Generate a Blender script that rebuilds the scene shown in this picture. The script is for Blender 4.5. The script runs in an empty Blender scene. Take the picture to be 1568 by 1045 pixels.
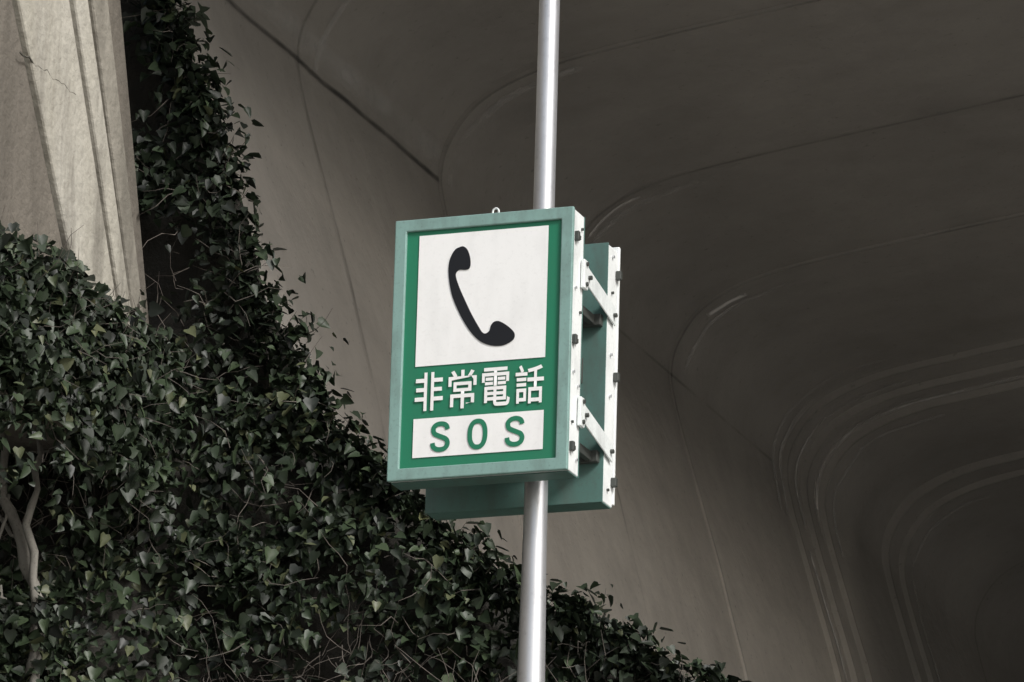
import bpy, math, random
import numpy as np
from mathutils import Vector, Matrix, noise
random.seed(7); rng=np.random.default_rng(7)
scene=bpy.context.scene
EYE=1.6
# ------------------------------------------------------------------ helpers
def link(o,parent=None):
    scene.collection.objects.link(o)
    if parent is not None: o.parent=parent
    return o
def mesh_obj(name,verts,faces,mat=None,parent=None,smooth=False,loc=(0,0,0)):
    me=bpy.data.meshes.new(name); me.from_pydata([tuple(v) for v in verts],[],faces); me.update()
    if mat: me.materials.append(mat)
    if smooth: me.polygons.foreach_set('use_smooth',[True]*len(me.polygons))
    o=bpy.data.objects.new(name,me); o.location=loc
    return link(o,parent)
def empty(name,loc):
    o=bpy.data.objects.new(name,None); o.location=loc; o.empty_display_size=.2
    return link(o)
def box(name,x0,x1,y0,y1,z0,z1,mat,parent=None,bevel=0.0,seg=2):
    v=[(x,y,z) for x in(x0,x1) for y in(y0,y1) for z in(z0,z1)]
    f=[(0,1,3,2),(4,6,7,5),(0,4,5,1),(2,3,7,6),(0,2,6,4),(1,5,7,3)]
    o=mesh_obj(name,v,f,mat,parent)
    if bevel>0:
        m=o.modifiers.new('b','BEVEL'); m.width=bevel; m.segments=seg
    return o
def tube(pts,rad,n=8):
    V=[];F=[]
    pts=[Vector(p) for p in pts]
    for i,p in enumerate(pts):
        a=pts[max(i-1,0)]; b=pts[min(i+1,len(pts)-1)]
        t=(b-a); t=t.normalized() if t.length>1e-9 else Vector((0,0,1))
        u=t.cross(Vector((0.31,0.9,0.23))).normalized(); w=t.cross(u)
        r=rad[i] if isinstance(rad,(list,tuple)) else rad
        for k in range(n):
            an=2*math.pi*k/n; V.append(p+u*math.cos(an)*r+w*math.sin(an)*r)
    for i in range(len(pts)-1):
        for k in range(n):
            F.append((i*n+k,i*n+(k+1)%n,(i+1)*n+(k+1)%n,(i+1)*n+k))
    F.append(tuple(range(n))[::-1]); F.append(tuple((len(pts)-1)*n+k for k in range(n)))
    return V,F
# ------------------------------------------------------------------ materials
def new_mat(name):
    m=bpy.data.materials.new(name); m.use_nodes=True
    nt=m.node_tree; return m,nt,nt.nodes['Principled BSDF']
def N(nt,t,**kw):
    n=nt.nodes.new(t)
    for k,v in kw.items(): setattr(n,k,v)
    return n
def mixc(nt,fac,a,b,mode='MIX'):
    n=nt.nodes.new('ShaderNodeMix'); n.data_type='RGBA'; n.blend_type=mode
    for i,val in((0,fac),(6,a),(7,b)):
        if hasattr(val,'is_output'): nt.links.new(val,n.inputs[i])
        elif i==0: n.inputs[0].default_value=val
        else: n.inputs[i].default_value=(*val,1)
    return n.outputs[2]
def noise_f(nt,scale,detail=6,lo=.4,hi=.6,stretch=None,rough=.6):
    tc=N(nt,'ShaderNodeTexCoord'); mp=N(nt,'ShaderNodeMapping')
    nt.links.new(tc.outputs['Object'],mp.inputs['Vector'])
    if stretch: mp.inputs['Scale'].default_value=stretch
    no=N(nt,'ShaderNodeTexNoise'); no.inputs['Scale'].default_value=scale; no.inputs['Detail'].default_value=detail
    no.inputs['Roughness'].default_value=rough
    nt.links.new(mp.outputs[0],no.inputs['Vector'])
    mr=N(nt,'ShaderNodeMapRange'); mr.inputs[1].default_value=lo; mr.inputs[2].default_value=hi
    nt.links.new(no.outputs[0],mr.inputs[0]); return mr.outputs[0]
def bump(nt,b,h,strength=.3,dist=.01):
    n=N(nt,'ShaderNodeBump'); n.inputs['Strength'].default_value=strength; n.inputs['Distance'].default_value=dist
    nt.links.new(h,n.inputs['Height']); nt.links.new(n.outputs[0],b.inputs['Normal'])
def scal(nt,f,k):
    n=N(nt,'ShaderNodeMath',operation='MULTIPLY'); n.inputs[1].default_value=k; nt.links.new(f,n.inputs[0]); return n.outputs[0]
def paint(name,col,rough=.45,dirt=.25,dirtcol=(.08,.08,.07),metal=0.0,scale=14):
    m,nt,b=new_mat(name)
    f=noise_f(nt,scale,5,.45,.75,(1,1,.35))
    f2=noise_f(nt,scale*6,4,.55,.72)
    c=mixc(nt,scal(nt,f,dirt),col,dirtcol)
    c=mixc(nt,scal(nt,f2,dirt*.7),c,dirtcol)
    nt.links.new(c,b.inputs['Base Color']); b.inputs['Roughness'].default_value=rough; b.inputs['Metallic'].default_value=metal
    return m
def concrete(name,c1,c2,c3,scale=1.2,stretch=(1,1,.3),extra=None,st_amt=.6,bs=.5,bd=.01,sm_amt=.3):
    m,nt,b=new_mat(name)
    big=noise_f(nt,scale,5,.35,.65,stretch); sm=noise_f(nt,scale*14,5,.3,.7); st=noise_f(nt,scale*3,6,.48,.7,(1,1.0,.12))
    c=mixc(nt,big,c1,c2); 
    c=mixc(nt,scal(nt,st,st_amt),c,c3)
    c=mixc(nt,scal(nt,sm,sm_amt),c,c3)
    if extra: c=extra(nt,c)
    nt.links.new(c,b.inputs['Base Color']); b.inputs['Roughness'].default_value=.9
    bump(nt,b,sm,bs,bd)
    return m
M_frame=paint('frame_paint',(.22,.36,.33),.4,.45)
M_side=paint('sunlit_side_paint',(.80,.83,.82),.4,.25)  # sun on the box sides put into the colour as paler paint
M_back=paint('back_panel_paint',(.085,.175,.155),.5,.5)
M_green=paint('sign_green',(.018,.190,.103),.35,.10)
M_white=paint('sign_white',(.89,.895,.885),.35,.09)
M_black=paint('sign_black',(.008,.009,.012),.35,.0)
M_bolt=paint('bolt_metal',(.05,.055,.05),.5,.3)
M_plate=paint('bracket_plate_paint',(.74,.78,.77),.4,.3)
M_galv=paint('galvanised_steel',(.60,.61,.625),.38,.35,(.25,.25,.26),.7,6)
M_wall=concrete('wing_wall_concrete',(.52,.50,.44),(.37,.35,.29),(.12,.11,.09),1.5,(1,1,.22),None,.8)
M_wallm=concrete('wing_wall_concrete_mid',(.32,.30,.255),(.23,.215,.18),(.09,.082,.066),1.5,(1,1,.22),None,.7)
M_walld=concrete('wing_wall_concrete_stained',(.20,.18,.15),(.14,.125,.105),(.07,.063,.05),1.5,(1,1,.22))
M_crack=paint('crack_grime',(.09,.085,.07),.9,.4)
def shade_and_speckle(nt,c):  # light falloff painted into lining colour by height and depth, plus blotches and speckle
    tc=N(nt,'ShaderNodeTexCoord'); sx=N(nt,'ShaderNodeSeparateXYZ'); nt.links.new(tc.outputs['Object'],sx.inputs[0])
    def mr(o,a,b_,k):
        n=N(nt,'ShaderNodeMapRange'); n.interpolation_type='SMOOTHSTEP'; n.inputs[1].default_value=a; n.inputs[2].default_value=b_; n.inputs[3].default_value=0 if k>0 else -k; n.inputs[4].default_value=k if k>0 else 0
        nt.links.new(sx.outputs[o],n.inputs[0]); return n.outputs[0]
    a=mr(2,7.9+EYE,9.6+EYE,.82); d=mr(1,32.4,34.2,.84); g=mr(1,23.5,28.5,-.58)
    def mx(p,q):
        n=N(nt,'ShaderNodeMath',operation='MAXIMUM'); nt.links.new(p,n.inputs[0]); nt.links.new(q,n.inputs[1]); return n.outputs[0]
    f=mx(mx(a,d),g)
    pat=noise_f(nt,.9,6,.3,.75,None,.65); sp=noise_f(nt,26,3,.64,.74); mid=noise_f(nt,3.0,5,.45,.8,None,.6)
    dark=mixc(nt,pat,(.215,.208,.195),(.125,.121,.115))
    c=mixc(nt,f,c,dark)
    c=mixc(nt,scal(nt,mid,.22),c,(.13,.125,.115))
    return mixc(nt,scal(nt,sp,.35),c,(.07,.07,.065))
M_vault=concrete('tunnel_concrete',(.80,.75,.68),(.72,.67,.60),(.50,.46,.42),.5,(1,1,.6),shade_and_speckle,.5,.35,.01,.25)
M_port=concrete('portal_concrete',(.40,.39,.36),(.32,.31,.29),(.16,.15,.13))
def stain(name,col,lo,hi,stren):
    m,nt,b=new_mat(name); b.inputs['Base Color'].default_value=(*col,1); b.inputs['Roughness'].default_value=.9
    k=scal(nt,noise_f(nt,1.6,5,lo,hi),stren)
    at=N(nt,'ShaderNodeAttribute',attribute_name='edge'); k3=N(nt,'ShaderNodeMath',operation='MULTIPLY')
    nt.links.new(at.outputs['Fac'],k3.inputs[0]); nt.links.new(k,k3.inputs[1])
    nt.links.new(k3.outputs[0],b.inputs['Alpha']); return m
M_jd=stain('joint_dark',(.035,.035,.033),.2,.6,.75)
M_jf=stain('joint_faint',(.05,.05,.046),.33,.7,.5)
M_eff=stain('efflorescence',(.85,.83,.80),.33,.58,.9)
M_eff2=stain('efflorescence_faint',(.56,.55,.53),.35,.65,.5)
def leaf_mat():
    m,nt,b=new_mat('ivy_leaf')
    at=N(nt,'ShaderNodeAttribute',attribute_name='rnd'); cr=N(nt,'ShaderNodeValToRGB'); nt.links.new(at.outputs['Fac'],cr.inputs[0])
    e=cr.color_ramp.elements; e[0].position=0; e[0].color=(.009,.012,.009,1); e[1].position=1; e[1].color=(.11,.115,.05,1)
    for p,c in((.35,(.013,.020,.011)),(.7,(.026,.041,.021)),(.90,(.050,.072,.036)),(.97,(.08,.088,.045))):
        x=cr.color_ramp.elements.new(p); x.color=(*c,1)
    nt.links.new(cr.outputs[0],b.inputs['Base Color']); b.inputs['Roughness'].default_value=.48
    b.inputs['Specular IOR Level'].default_value=.38
    return m
M_leaf=leaf_mat()
M_twig=paint('twig_bark',(.12,.105,.09),.9,.5,(.04,.035,.03))
M_stem=paint('stem_bark',(.21,.20,.175),.9,.8,(.05,.045,.037),0,16)
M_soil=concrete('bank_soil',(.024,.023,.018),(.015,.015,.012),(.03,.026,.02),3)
M_grass=concrete('hill_ground',(.05,.075,.03),(.04,.055,.025),(.07,.065,.04),2)
M_gnd=concrete('ground_gravel',(.48,.455,.41),(.42,.395,.35),(.26,.25,.2),.6)
M_asph=concrete('concrete_pavement',(.34,.33,.31),(.30,.29,.275),(.2,.2,.19),1)
M_line=paint('road_paint',(.8,.8,.78),.7,.3)
# ------------------------------------------------------------------ ground, road
mesh_obj('ground',[(-400,-400,-.01),(400,-400,-.01),(400,600,-.01),(-400,600,-.01)],[(0,1,2,3)],M_gnd)
road=empty('road',(0,0,0))
mesh_obj('carriageway',[(-4.6,-100,.0),(4.6,-100,0),(4.6,160,0),(-4.6,160,0)],[(0,1,2,3)],M_asph,road)
for x in(-4.2,4.2): mesh_obj('edge_line',[(x-.08,-100,.005),(x+.08,-100,.005),(x+.08,160,.005),(x-.08,160,.005)],[(0,1,2,3)],M_line,road)
V=[];F=[]
for i in range(26):
    y=-100+i*10; b=len(V); V+=[(-.07,y,.005),(.07,y,.005),(.07,y+5,.005),(-.07,y+5,.005)]; F.append((b,b+1,b+2,b+3))
mesh_obj('lane_dashes',V,F,M_line,road)
for s in(-1,1): box('kerb',min(s*4.6,s*4.8),max(s*4.6,s*4.8),-100,160,-.005,.13,M_port,road,.01)
# ------------------------------------------------------------------ tunnel
half=[(-9.2,-1.61),(-9.4,2),(-9.7,5),(-10.0,7.2),(-10.24,8.24),(-10.41,8.83),(-10.56,9.35),(-10.6,9.6),(-10.54,9.8),(-10.38,9.98),(-10.05,10.12),(-9.5,10.22),(-8.5,10.36),(-6,10.7),(-3,11.0),(0,11.1)]
def catmull(P,n=8):
    out=[]
    for i in range(len(P)-1):
        p0=P[max(i-1,0)];p1=P[i];p2=P[i+1];p3=P[min(i+2,len(P)-1)]
        for k in range(n):
            t=k/n
            out.append(tuple(.5*((2*p1[j])+(-p0[j]+p2[j])*t+(2*p0[j]-5*p1[j]+4*p2[j]-p3[j])*t*t+(-p0[j]+3*p1[j]-3*p2[j]+p3[j])*t**3) for j in(0,1)))
    out.append(P[-1]); return out
hs=[(x,z+EYE) for x,z in catmull(half)]
sec=hs+[(-x,z) for x,z in hs[::-1][1:]]
tunnel=empty('highway_tunnel',(0,0,0))
joints=[25.3,27.2,29.1,30.9,32.95,33.2,33.42,34.6,34.8,36.4,38.5,41]
def inset_sec(d):
    return [(x*(1-d/10.5),z-(d if z>8 else 0)*max(0,(z-8)/4)) for x,z in sec]
V=[];F=[];n=len(sec)
edges=[23.55]+joints+[45,55,70,90,110]
offs=[0,.0,.025,.0,.02,.06,.105,.15,.20,.24,.20,.18,.15,.1,.1,.1,.1]
def add_ring(y,d): V.extend([(x,y,z) for x,z in inset_sec(d)])
for a,b,d in zip(edges[:-1],edges[1:],offs):
    k=max(1,int((b-a)/.9))
    for q in range(k+1): add_ring(a+(b-a)*q/k,d)
nr=len(V)//n
F=[(j*n+i,j*n+i+1,(j+1)*n+i+1,(j+1)*n+i) for j in range(nr-1) for i in range(n-1)]
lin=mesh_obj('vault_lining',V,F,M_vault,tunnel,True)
em=lin.modifiers.new('e','EDGE_SPLIT'); em.split_angle=math.radians(35)
i0=min(range(len(hs)),key=lambda i:abs(hs[i][1]-(9.75+EYE)) if i>40 else 9)
top=sec[i0:n-i0]; m=len(top)
V=[(x,y,z) for y in(22.1,22.8,23.55) for x,z in top]
F=[(j*m+i,j*m+i+1,(j+1)*m+i+1,(j+1)*m+i) for j in range(2) for i in range(m-1)]
mesh_obj('sunblock_hood_soffit',V,F,M_vault,tunnel,True)  # unseen hood added to keep direct sun off the inner wall
ZT=13.2+EYE-1
V=[(x,22.1,z) for x,z in top]+[(x*1.25,22.1,ZT) for x,z in top]+[(x*1.25,23.0,ZT) for x,z in top]
F=[(i,i+1,m+i+1,m+i) for i in range(m-1)]+[(m+i,m+i+1,2*m+i+1,2*m+i) for i in range(m-1)]
mesh_obj('portal_headwall',V,F,M_port,tunnel)
def inward(i):
    a=hs[max(i-1,0)];b=hs[min(i+1,len(hs)-1)]; tx,tz=b[0]-a[0],b[1]-a[1]; l=math.hypot(tx,tz); return (tz/l,-tx/l)
def ribbon_obj(name,paths,mat):
    V=[];F=[];E=[]
    for pts,dirs,w in paths:
        b=len(V)
        for p,d in zip(pts,dirs):
            for s,e in((-1,0),(-.4,.8),(0,1),(.4,.8),(1,0)):
                V.append((p[0]+d[0]*s*w,p[1]+d[1]*s*w,p[2]+d[2]*s*w)); E.append(e)
        for i in range(len(pts)-1):
            for k in range(4): F.append((b+i*5+k,b+i*5+k+1,b+i*5+5+k+1,b+i*5+5+k))
        for k in range(5): E[b+k]=0; E[len(V)-5+k]=0
    o=mesh_obj(name,V,F,mat,tunnel,True)
    at=o.data.attributes.new('edge','FLOAT','POINT'); at.data.foreach_set('value',E); return o
def off_at(Y):
    o=0
    for a,b,d in zip(edges[:-1],edges[1:],offs):
        if a<=Y+.04 and Y-.04<=b: o=max(o,d)
    return o
def ring(Y,ia,ib,w,amp=.0,off=.008):
    pts=[];dirs=[]; d0=off_at(Y); S=[(x*(1-d0/10.5),z-(d0 if z>8 else 0)*max(0,(z-8)/4)) for x,z in hs]
    for i in range(ia,ib):
        nx,nz=inward(i); dy=amp*noise.noise(Vector((i*.15,Y*3,0)))
        pts.append((S[i][0]+nx*off,Y+dy,S[i][1]+nz*off)); dirs.append((0,1,0))
    return pts,dirs,w
NH=len(hs)
iS=min(range(NH),key=lambda i:abs(hs[i][1]-(9.55+EYE)))
ribbon_obj('lining_joints',[ring(Y-.03,8,NH-1,.02) for Y in joints],M_jf)
def longi(i,y0,y1,w,off=.03,amp=.0):
    nx,nz=inward(i); a=hs[i-1];b=hs[i+1];l=math.hypot(b[0]-a[0],b[1]-a[1]); d=((b[0]-a[0])/l,0,(b[1]-a[1])/l)
    pts=[(hs[i][0]+nx*off,y0+(y1-y0)*k/40,hs[i][1]+nz*off+amp*noise.noise(Vector((k*.3,0,i)))) for k in range(41)]
    return pts,[d]*41,w
ribbon_obj('springline_joint',[longi(iS,23.6,28.9,.020,.008,.012)],M_jd)
ribbon_obj('springline_joint_faint',[longi(iS,28.5,32.8,.014,.03)],M_jf)
ribbon_obj('springline_stain',[longi(iS+5,23.6,29.5,.08,.006)],M_eff2)
ribbon_obj('efflorescence_marks',
   [ring(33.05,iS-28,iS-9,.04,.08),ring(33.35,iS-3,iS+38,.036,.05),ring(33.1,iS-4,iS+20,.022,.05),ring(29.2,iS+12,iS+24,.02,.05),ring(31.0,iS+16,iS+24,.035,.05),ring(34.85,iS-34,iS-16,.028,.06)],M_eff)
ribbon_obj('efflorescence_faint_marks',
   [ring(y,iS-8,iS+30,.035,.05) for y in(32.75,32.88,33.1,33.32,33.55)]+[ring(34.95,iS-22,iS+26,.04,.05)]+[ring(29.3,iS+4,iS+30,.05,.05),ring(31.1,iS+4,iS+30,.04,.05),ring(27.3,iS,iS+30,.05,.05),ring(25.5,iS,iS+30,.04,.05)],M_eff2)
# ------------------------------------------------------------------ hill / terrain around the portal
def hill(name,x0,x1,y0,y1,zf,nx=30,ny=30):
    V=[];F=[]
    for j in range(ny+1):
        for i in range(nx+1):
            x=x0+(x1-x0)*i/nx; y=y0+(y1-y0)*j/ny; V.append((x,y,zf(x,y)+.25*noise.noise(Vector((x*.2,y*.2,1)))))
    for j in range(ny):
        for i in range(nx): a=j*(nx+1)+i; F.append((a,a+1,a+nx+2,a+nx+1))
    return mesh_obj(name,V,F,M_grass,None,True)
hill('hill',-120,120,23.2,110,lambda x,y:ZT-.4+.12*(y-23)*max(0,1-(y-23)/87)-max(0,abs(x)-60)*.2)
terr=hill('terrain',-70,-10.95,6,23.4,lambda x,y:10.6+(abs(x)-11)*.10)
mesh_obj('hillside',[(-70,23.9,-.1),(-10.9,23.9,-.1),(-10.9,23.9,14),(-70,23.9,14),(10.9,23.9,-.1),(70,23.9,-.1),(70,23.9,14),(10.9,23.9,14)],[(0,1,2,3),(4,5,6,7)],M_grass)
# ------------------------------------------------------------------ wing wall
wall=empty('concrete_retaining_wall',(0,0,0))
def strip(name,ya,la,yb,lb,x,z0,z1,mat,th=.5):
    zr=8.6; z0=6.95
    def Y(y,l,z): return y+l*(zr-z)
    v=[]
    for xx in(x,x-th):
        for (y,l) in((ya,la),(yb,lb)):
            for z in(z0,z1): v.append((xx,Y(y,l,z),z+EYE))
    f=[(0,2,3,1),(4,5,7,6),(0,1,5,4),(2,6,7,3),(1,3,7,5),(0,4,6,2)]
    o=mesh_obj(name,v,f,mat,wall); b=o.modifiers.new('b','BEVEL'); b.width=.012; b.segments=2; return o
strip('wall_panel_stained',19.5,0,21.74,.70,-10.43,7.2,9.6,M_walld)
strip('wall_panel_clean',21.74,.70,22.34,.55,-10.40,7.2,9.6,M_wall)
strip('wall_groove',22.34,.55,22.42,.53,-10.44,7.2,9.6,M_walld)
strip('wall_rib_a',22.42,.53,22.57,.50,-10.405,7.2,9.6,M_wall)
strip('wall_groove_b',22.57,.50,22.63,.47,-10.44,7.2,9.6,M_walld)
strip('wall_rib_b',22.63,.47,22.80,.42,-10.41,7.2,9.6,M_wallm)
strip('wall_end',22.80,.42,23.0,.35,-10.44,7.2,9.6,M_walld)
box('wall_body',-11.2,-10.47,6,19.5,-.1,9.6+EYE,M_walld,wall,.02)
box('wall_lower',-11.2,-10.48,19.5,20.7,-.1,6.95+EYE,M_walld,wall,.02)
box('wall_coping',-11.25,-10.38,6,22.1,9.6+EYE,9.85+EYE,M_port,wall,.02)
P=[(-10.4035,21.78+.03*i,8.38+.03*noise.noise(Vector((i*.5,2,0)))+EYE) for i in range(20)]
v,f=tube(P,.0045,5); mesh_obj('wall_crack',v,f,M_crack,wall)
# ------------------------------------------------------------------ ivy bank
prof=[(-30,9.8),(-10.9,9.8),(-10.62,9.5),(-10.24,8.72),(-10.09,8.26),(-9.98,7.83),(-9.53,7.09),(-8.95,6.53),(-7.77,5.82),(-6.4,4.5),(-5.6,1.5),(-5.1,-1.7)]
PX=np.array([p[0] for p in prof]); PZ=np.array([p[1] for p in prof])
def ztop(x): return float(np.interp(x,PX,PZ))+.05*noise.noise(Vector((x*3.3,0,4)))
def bankY(x,z):
    d=max(0,ztop(x)-z); return 23.45-.12*min(d,2)-.45*max(d-2,0)
def bumpf(x,z):
    return .22*noise.noise(Vector((x*1.7,z*1.7,3.1)))+.14*noise.noise(Vector((x*4.3,z*4.3,9)))
V=[];F=[];nx,nz=150,110
for j in range(nz+1):
    for i in range(nx+1):
        x=-13+8.0*i/nx; zt=ztop(x)-.08; z=-1.7+(zt+1.7)*j/nz
        V.append((x,bankY(x,z)+.13-bumpf(x,z),z+EYE))
for j in range(nz):
    for i in range(nx): a=j*(nx+1)+i; F.append((a,a+1,a+nx+2,a+nx+1))
mesh_obj('embankment',V,F,M_soil,None,True)
mesh_obj('embankment_back',[(x,23.62,z+EYE) for x,z in [(-13,-1.7)]+[(p[0] if p[0]>-13 else -13,p[1]-.15) for p in prof]],[tuple(range(len(prof)+1))],M_soil)

LT=np.array([(0,0,0),(-.28,-.10,.04),(-.50,.16,.10),(-.36,.52,.05),(-.20,.80,0),(0,1.03,-.12),(.20,.80,0),(.36,.52,.05),(.50,.16,.10),(.28,-.10,.04),(0,.42,-.05)])
LF=[(10,3,2,1),(10,1,0),(10,5,4,3),(10,9,8,7),(10,0,9),(10,7,6,5)]
NV=len(LT)
leaves=[]
def spray(c,out,count,rad,dark=0.0,size=.052,reach=0.0):
    for _ in range(count):
        p=Vector(c)+Vector((random.gauss(0,rad),random.gauss(0,rad*.6),random.gauss(0,rad)))
        p+=out*random.uniform(0,reach+.05)
        nrm=(out*random.uniform(.3,1.0)+Vector((random.gauss(0,.6),random.gauss(0,.45),random.gauss(.35,.55)))).normalized()
        dn=Vector((random.gauss(0,.75),random.gauss(-.1,.35),-1+random.gauss(0,.65)))
        dn=(dn-nrm*dn.dot(nrm)); 
        if dn.length<1e-3: continue
        dn.normalize()
        r=min(.96,max(0,random.gauss(.50,.26)-dark))
        if random.random()<.006: r=random.uniform(.93,1)
        leaves.append((p,dn,nrm,size*random.uniform(.45,1.3),r))
twV=[];twF=[]
def twig(p,d,L,r,seg=4,wob=.35):
    global twV,twF
    pts=[Vector(p)]; d=Vector(d).normalized()
    for k in range(seg):
        d=(d+Vector((random.gauss(0,wob),random.gauss(0,wob),random.gauss(0,wob)))).normalized(); pts.append(pts[-1]+d*L/seg)
    v,f=tube(pts,[r*(1-.7*k/seg) for k in range(seg+1)],3); b=len(twV)
    twV+=v; twF+=[tuple(q+b for q in ff) for ff in f[:-2]]
    return pts
OUT=Vector((.25,-.85,.35)).normalized()
def density(x,z): return noise.noise(Vector((x*1.3+7,z*1.3,0)))+.6*noise.noise(Vector((x*3.1,z*3.1,5)))
for _ in range(10500):
    x=random.uniform(-12.0,-5.3); z=random.uniform(-1.6,9.6)
    zt=ztop(x)
    if z>zt: continue
    vis = z>5.0 and x>-11.9
    if not vis and random.random()>.30: continue
    if x<-10.6 and z>7.4: continue
    if x<-10.3 and z>7.6 and z<8.2: continue
    dn=density(x,z)
    edge_near = zt-z<.25
    if dn<-.25 and random.random()<.75 and not edge_near: 
        if vis:
            y=bankY(x,z)-bumpf(x,z)
            for k in range(4): twig((x+random.gauss(0,.1),y-random.uniform(0,.06),z+EYE+random.gauss(0,.1)),(random.gauss(0,1),-.3,random.gauss(0,.8)),random.uniform(.12,.36),.0028)
        continue
    y=bankY(x,z)-bumpf(x,z)-random.uniform(0,.07)
    dark=.18 if (x<-9.8 and z>7.4) else .0  # shade next to the wing wall put into these leaf tones
    spray((x,y,z+EYE),OUT,17 if vis else 8,.065 if vis else .1,dark-.2*dn,.052 if vis else .085)
    if vis and random.random()<.4:
        twig((x,y-.03,z+EYE),(random.gauss(.1,1),-.6,random.gauss(0,.7)),random.uniform(.12,.32),.0027)
for _ in range(800):
    x=random.uniform(-10.70,-6.0); zt=ztop(x); L=abs(random.gauss(0,.07)); 
    nrm=Vector((.75,0,.65)).normalized()
    c=Vector((x,23.4-random.uniform(0,.12),zt-.05+EYE))+nrm*random.uniform(-.06,.01)
    tip=c+nrm*L+Vector((0,0,-.02))
    spray(c,nrm,6,.04,.15)
    if L>.05:
        twig(c,nrm,L,.003,3,.25); spray(tip,nrm,3,.018,.05,.052)
def skirt(y): return 7.42+.06*noise.noise(Vector((y*3.2,0,0)))+.03*math.sin((y-21.5)*2.6)
for _ in range(900):
    y=random.uniform(19.8,23.15); ztp=skirt(y)-.05
    z=ztp-abs(random.gauss(0,.33)); 
    spray((-10.33+random.uniform(-.03,.12)+.1*(ztp-z),y,z+EYE),Vector((.8,-.5,.3)),14,.05,0,.052)
    if random.random()<.3: twig((-10.25,y,z+EYE),(.3,-.3,random.gauss(0,1)),.3,.003)
for _ in range(80):
    y=random.uniform(21.4,23.1); spray((-10.34,y,skirt(y)+EYE+random.uniform(-.05,.10)),Vector((.8,-.5,.3)),4,.03,.1)
for _ in range(400):
    y=random.uniform(14,20.8); z=random.uniform(-1.5,7.2); spray((-10.4,y,z+EYE),Vector((1,0,.2)),9,.09,0,.085)
for _ in range(50):
    spray((random.uniform(-10.8,-10.3),22.3,EYE+random.uniform(5.7,6.1)),OUT,10,.06)
nL=len(leaves)
P=np.array([l[0] for l in leaves]);D=np.array([l[1] for l in leaves]);Nn=np.array([l[2] for l in leaves])
S=np.array([l[3] for l in leaves]);Rr=np.array([l[4] for l in leaves]); X=np.cross(D,Nn)
fold=rng.uniform(.2,2.4,nL); wid=rng.uniform(.75,1.1,nL)
VV=P[:,None,:]+S[:,None,None]*(LT[None,:,0:1]*(X*wid[:,None])[:,None,:]+LT[None,:,1:2]*D[:,None,:]+(LT[None,:,2:3]*fold[:,None,None])*Nn[:,None,:])
VV=VV.reshape(-1,3)
nv=len(VV); me=bpy.data.meshes.new('ivy_foliage'); me.vertices.add(nv); me.vertices.foreach_set('co',VV.ravel())
lf=[i for f in LF for i in f]; base=(np.arange(nL)*NV)[:,None]
LP=(base+np.array(lf)[None,:]).ravel(); fl=np.array([len(f) for f in LF]); ft=np.tile(fl,nL); st=np.concatenate([[0],np.cumsum(ft)[:-1]])
me.loops.add(len(LP)); me.loops.foreach_set('vertex_index',LP.astype(np.int32))
me.polygons.add(len(ft)); me.polygons.foreach_set('loop_start',st.astype(np.int32)); me.polygons.foreach_set('loop_total',ft.astype(np.int32))
me.update(calc_edges=True)
at=me.attributes.new('rnd','FLOAT','POINT'); at.data.foreach_set('value',np.repeat(Rr,NV).astype(np.float32))
me.materials.append(M_leaf); ivy=empty('ivy_plants',(0,0,0)); o=bpy.data.objects.new('ivy_foliage',me); link(o,ivy)
mesh_obj('ivy_twigs',twV,twF,M_twig,ivy)
SV=[];SF=[]
for pts,r in(([(-10.74,22.5,7.2),(-10.69,22.4,6.92),(-10.63,22.35,6.6),(-10.55,22.35,6.39),(-10.45,22.35,6.1),(-10.42,22.3,5.6)],.026),
             ([(-10.53,22.45,6.95),(-10.50,22.35,6.7),(-10.49,22.3,6.45),(-10.44,22.3,6.1),(-10.46,22.3,5.8)],.02),
             ([(-10.55,22.4,6.4),(-10.68,22.4,6.55),(-10.8,22.4,6.6)],.014),
             ([(-10.60,22.35,6.6),(-10.66,22.3,6.3),(-10.6,22.3,6.15),(-10.48,22.3,6.08)],.012)):
    pts=[Vector((x,y+.0,z+EYE)) for x,y,z in pts]
    q=[]
    for a,b in zip(pts[:-1],pts[1:]):
        for t in(0,.33,.66): q.append(a.lerp(b,t)+Vector((random.gauss(0,.012),0,random.gauss(0,.006))))
    q.append(pts[-1])
    v,f=tube(q,[r*(.6+.5*k/len(q))*random.uniform(.8,1.2) for k in range(len(q))],10); b=len(SV); SV+=v; SF+=[tuple(q_+b for q_ in ff) for ff in f]
mesh_obj('ivy_woody_stems',SV,SF,M_stem,ivy,True)
# ------------------------------------------------------------------ pole
px,py=-7.355,19.97
pole=empty('steel_pole',(px,py,0))
v,f=tube([(0,0,z) for z in(0,3,5.5,6.6,7.2,8.5,11,14.5)],[.075,.068,.058,.052,.044,.040,.037,.034],40)
mesh_obj('shaft',v,f,M_galv,pole,True)
box('base_plate',-.2,.2,-.2,.2,0,.025,M_galv,pole,.005)
v,f=tube([(0,0,14.5),(0,0,14.53)],[.04,.02],24); mesh_obj('cap',v,f,M_galv,pole)
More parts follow.
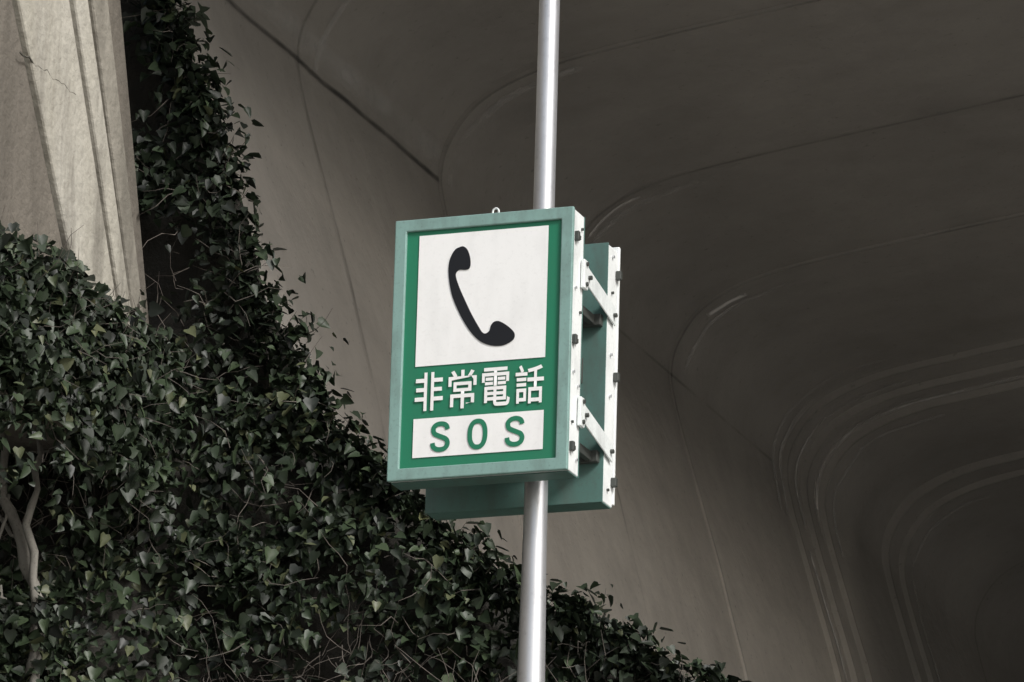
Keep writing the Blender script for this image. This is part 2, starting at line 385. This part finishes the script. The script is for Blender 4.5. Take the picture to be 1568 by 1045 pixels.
# ------------------------------------------------------------------ sign
sg=empty('emergency_telephone_sign',(-7.49,19.70,6.27+EYE))
W,H,D_=.35,.50,.13
def mitred_frame(name,w,h,t,y0,y1,mat,parent,bev=.004):
    V=[];F=[]
    for y in(y0,y1):
        V+=[(-w,y,-h),(w,y,-h),(w,y,h),(-w,y,h),(-w+t,y,-h+t),(w-t,y,-h+t),(w-t,y,h-t),(-w+t,y,h-t)]
    for i in range(4):
        j=(i+1)%4
        F+= [(i,j,4+j,4+i),(8+i,12+i,12+j,8+j),(i,8+i,8+j,j),(4+i,4+j,12+j,12+i)]
    o=mesh_obj(name,V,F,mat,parent); m=o.modifiers.new('b','BEVEL'); m.width=bev; m.segments=2; return o
box('front_body',-W+.003,W-.003,.022,D_,-H+.004,H-.004,M_side,sg,.004)
mitred_frame('front_frame',W,H,.046,0,.020,M_frame,sg)
box('front_panel',-W+.04,W-.04,.012,.019,-H+.04,H-.04,M_green,sg)
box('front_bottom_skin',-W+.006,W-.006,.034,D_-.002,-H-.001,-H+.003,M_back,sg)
def sheet(name,x0,x1,z0,z1,y,mat): return mesh_obj(name,[(x0,y,z0),(x1,y,z0),(x1,y,z1),(x0,y,z1)],[(0,1,2,3)],mat,sg)
SX0,SX1,SZ0,SZ1=-.255,.252,-.068,.436
sheet('telephone_field',SX0,SX1,SZ0,SZ1,.009,M_white)
sheet('sos_field',SX0,SX1,-.416,-.268,.009,M_white)
hp=[(690,398),(696,388),(703,384),(709,383),(715,388),(719,399),(720,410),(718,417),(712,419),(703,419),(698,424),(698,431),(703,446),(711,464),(722,487),(734,508),(739,515),(744,516),(749,512),(751,505),(755,499),(762,497),(770,500),(780,507),(787,515),(787,523),(781,529),(770,534),(758,535),(746,533),(735,528),(723,517),(711,500),(700,479),(692,459),(688,441),(686,422),(687,408)]
hv=[]
for u,v_ in hp:
    s=q=.5
    for _ in range(6): s=(u-641+5*q)/197.5; q=(v_-367+17*s)/201
    hv.append((SX0+s*(SX1-SX0),SZ1-q*(SZ1-SZ0)))
def closed_cr(P,n=5):
    o=[]
    L=len(P)
    for i in range(L):
        p0,p1,p2,p3=P[i-1],P[i],P[(i+1)%L],P[(i+2)%L]
        for k in range(n):
            t=k/n; o.append(tuple(.5*((2*p1[j])+(-p0[j]+p2[j])*t+(2*p0[j]-5*p1[j]+4*p2[j]-p3[j])*t*t+(-p0[j]+3*p1[j]-3*p2[j]+p3[j])*t**3) for j in(0,1)))
    return o
hv=closed_cr(hv); mesh_obj('telephone_handset_symbol',[(x,.0065,z) for x,z in hv],[tuple(range(len(hv)))[::-1]],M_black,sg)
def glyph(name,ch,cx,cz,w,h,mat,off=0.0,y=.0065):
    cu=bpy.data.curves.new(name,'FONT'); cu.body=ch; cu.size=1; cu.offset=off
    t=bpy.data.objects.new(name+'_tmp',cu); scene.collection.objects.link(t); bpy.context.view_layer.update()
    dg=bpy.context.evaluated_depsgraph_get(); me=bpy.data.meshes.new_from_object(t.evaluated_get(dg)); bpy.data.objects.remove(t)
    co=np.array([v.co[:] for v in me.vertices]); mn=co.min(0); mx=co.max(0)
    for v in me.vertices:
        x=(v.co.x-(mn[0]+mx[0])/2)/(mx[0]-mn[0])*w; z=(v.co.y-(mn[1]+mx[1])/2)/(mx[1]-mn[1])*h
        v.co=(cx+x,y,cz+z)
    me.materials.clear(); me.materials.append(mat); me.name=name
    o=bpy.data.objects.new(name,me); return link(o,sg)
for i,ch in enumerate('非常電話'):
    glyph('kanji_%d'%(i+1),ch,-.197+.1307*i,-.167,.110,.147,M_white,.012)
def stroke(name,pts,hw,mat,closed=False,y=.0065):
    V=[];F=[];L=len(pts)
    for i,p in enumerate(pts):
        a=pts[i-1] if (i>0 or closed) else p; b=pts[(i+1)%L] if (i<L-1 or closed) else p
        tx,tz=b[0]-a[0],b[1]-a[1]; l=math.hypot(tx,tz) or 1
        V+=[(p[0]-tz/l*hw,y,p[1]+tx/l*hw),(p[0]+tz/l*hw,y,p[1]-tx/l*hw)]
    for i in range(L if closed else L-1):
        j=(i+1)%L; F.append((2*i,2*i+1,2*j+1,2*j))
    return mesh_obj(name,V,F,mat,sg)
def sshape(cx,cz,w,h):
    K=[(.46,.27),(.40,.40),(.22,.48),(0,.50),(-.24,.47),(-.42,.38),(-.46,.26),(-.38,.13),(-.16,.05),(.10,-.02),(.36,-.10),(.48,-.24),(.42,-.39),(.22,-.48),(-.02,-.50),(-.26,-.47),(-.44,-.38),(-.50,-.23)]
    P=catmull(K,5); return [(cx+x*w,cz+z*h) for x,z in P]
stroke('letter_s_first',sshape(-.147,-.342,.060,.098),.009,M_green)
stroke('letter_s_last',sshape(.143,-.342,.060,.098),.009,M_green)
stroke('letter_o',[(-.002+.030*math.copysign(abs(math.cos(a))**.85,math.cos(a)),-.342+.049*math.copysign(abs(math.sin(a))**.85,math.sin(a))) for a in np.linspace(0,2*math.pi,48,endpoint=False)],.009,M_green,True)
BY=.40; BZ=-.018
box('rear_body',-W+.004,W-.004,BY+.004,BY+.112,BZ-H+.004,BZ+H-.004,M_side,sg,.004)
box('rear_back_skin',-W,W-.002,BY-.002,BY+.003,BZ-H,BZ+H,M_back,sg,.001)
mitred_frame('rear_frame',W,H,.046,BY+.114,BY+.132,M_side,sg)
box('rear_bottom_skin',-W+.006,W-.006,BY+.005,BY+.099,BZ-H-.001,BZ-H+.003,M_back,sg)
box('rear_panel',-W+.04,W-.04,BY+.115,BY+.12,BZ-H+.04,BZ+H-.04,M_green,sg)
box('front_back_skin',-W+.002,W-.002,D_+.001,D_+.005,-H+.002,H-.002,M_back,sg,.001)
for k,z in enumerate((.395,.0,-.405)):
    box('latch_f%d'%k,W-.003,W+.014,.026,.046,z-.018,z+.018,M_bolt,sg,.003)
    box('latch_tab_f%d'%k,W-.003,W+.010,.046,.066,z-.008,z+.008,M_bolt,sg,.002)
    box('latch_r%d'%k,W-.003,W+.018,BY+.086,BY+.108,BZ+z-.014,BZ+z+.020,M_bolt,sg,.003)
for k,(yy,z) in enumerate(((.10,.44),(.10,.31),(.045,.20),(.10,.12),(.045,-.12),(.10,-.16),(.045,-.31),(.10,-.44),(BY+.05,.44),(BY+.05,.30),(BY+.05,.06),(BY+.05,-.1),(BY+.05,-.46))):
    v,f=tube([(W-.004,yy,z),(W+.005,yy,z)],.0055,10); mesh_obj('rivet_%d'%k,v,f,M_bolt if k%3==0 else M_galv,sg)
for k,z in enumerate((.285,-.24)):
    x=W+.003
    def plate(name,x0,x1,ya,za,yb,zb,hw):
        vv=[]
        for xx in(x0,x1):
            vv+=[(xx,ya,za+hw),(xx,yb,zb+hw),(xx,yb,zb-hw),(xx,ya,za-hw)]
        o=mesh_obj(name,vv,[(0,3,2,1),(4,5,6,7),(0,1,5,4),(1,2,6,5),(2,3,7,6),(3,0,4,7)],M_plate,sg); m=o.modifiers.new('b','BEVEL'); m.width=.002; return o
    plate('bracket_arm_%d'%k,x,x+.006,D_-.03,z+.0,BY+.07,z-.075,.036)
    box('bracket_foot_%d'%k,x-.003,x+.012,D_-.035,D_+.01,z-.07,z+.04,M_plate,sg,.003)
    for yy,zz in((D_+.03,z-.015),(BY+.045,z-.075),(D_-.012,z+.025),(D_-.012,z-.052)):
        v,f=tube([(x+.004,yy,zz),(x+.019,yy,zz)],.0085,8); mesh_obj('bolt',v,f,M_bolt,sg)
    zc=z-.11
    for nm,a,b in(('a',D_+.006,D_+.035),('b',BY-.035,BY-.004)):
        box('channel_%s%d'%(nm,k),-W+.05,W-.015,a,b,zc-.022,zc+.022,M_bolt,sg,.003)
    for xx in(-.2,.30):
        box('spacer_%d'%k,xx-.012,xx+.012,D_+.03,BY-.03,zc-.018,zc+.018,M_bolt,sg,.003)
    for dz in(-.03,.03):
        P=[(px+7.49+.048*math.cos(a),py-19.70+.048*math.sin(a),zc+dz) for a in np.linspace(0,2*math.pi,25)]
        v,f=tube(P,.006,6); mesh_obj('u_bolt',v,f,M_bolt,sg)
box('cable_gland',W-.06,W-.01,D_+.006,D_+.05,-.13,-.03,M_bolt,sg,.006)
P=[(.035+.012*math.cos(a),.03,H+.012+.014*math.sin(a)) for a in np.linspace(-.4,math.pi+.4,14)]
v,f=tube(P,.004,6); mesh_obj('lifting_eye',v,f,M_plate,sg)
# ------------------------------------------------------------------ light
w=bpy.data.worlds.new('World'); scene.world=w; w.use_nodes=True; nt=w.node_tree
bg=nt.nodes['Background']; sky=nt.nodes.new('ShaderNodeTexSky'); sky.sky_type='NISHITA'; sky.sun_disc=False
to_sun=Vector((.80,-.45,.72)).normalized()
el=math.asin(to_sun.z); sky.sun_elevation=el; sky.sun_rotation=math.atan2(to_sun.x,to_sun.y); sky.air_density=1.0; sky.dust_density=3
hsn=nt.nodes.new('ShaderNodeHueSaturation'); hsn.inputs['Saturation'].default_value=.6
nt.links.new(sky.outputs[0],hsn.inputs['Color']); nt.links.new(hsn.outputs[0],bg.inputs[0]); bg.inputs[1].default_value=.15
sl=bpy.data.lights.new('sun','SUN'); sl.energy=2.9; sl.angle=math.radians(16); sl.color=(1,.98,.955)
so=bpy.data.objects.new('sun',sl); so.rotation_euler=to_sun.to_track_quat('Z','Y').to_euler(); link(so)
# ------------------------------------------------------------------ camera
yaw=math.radians(20.5); e=math.radians(16.6); r=math.radians(1.65)
Fw=Vector((-math.sin(yaw)*math.cos(e),math.cos(yaw)*math.cos(e),math.sin(e)))
R0=Vector((math.cos(yaw),math.sin(yaw),0)); U0=R0.cross(Fw)
R=R0*math.cos(r)+U0*math.sin(r); U=U0*math.cos(r)-R0*math.sin(r)
cd=bpy.data.cameras.new('camera'); cd.lens=211.2; cd.sensor_width=36; cd.clip_end=2000; cd.clip_start=.1
cam=bpy.data.objects.new('camera',cd); cam.matrix_world=Matrix(((R.x,U.x,-Fw.x,0),(R.y,U.y,-Fw.y,0),(R.z,U.z,-Fw.z,EYE),(0,0,0,1))); link(cam); scene.camera=cam
scene.view_settings.view_transform='Standard'
print('leaves',nL)
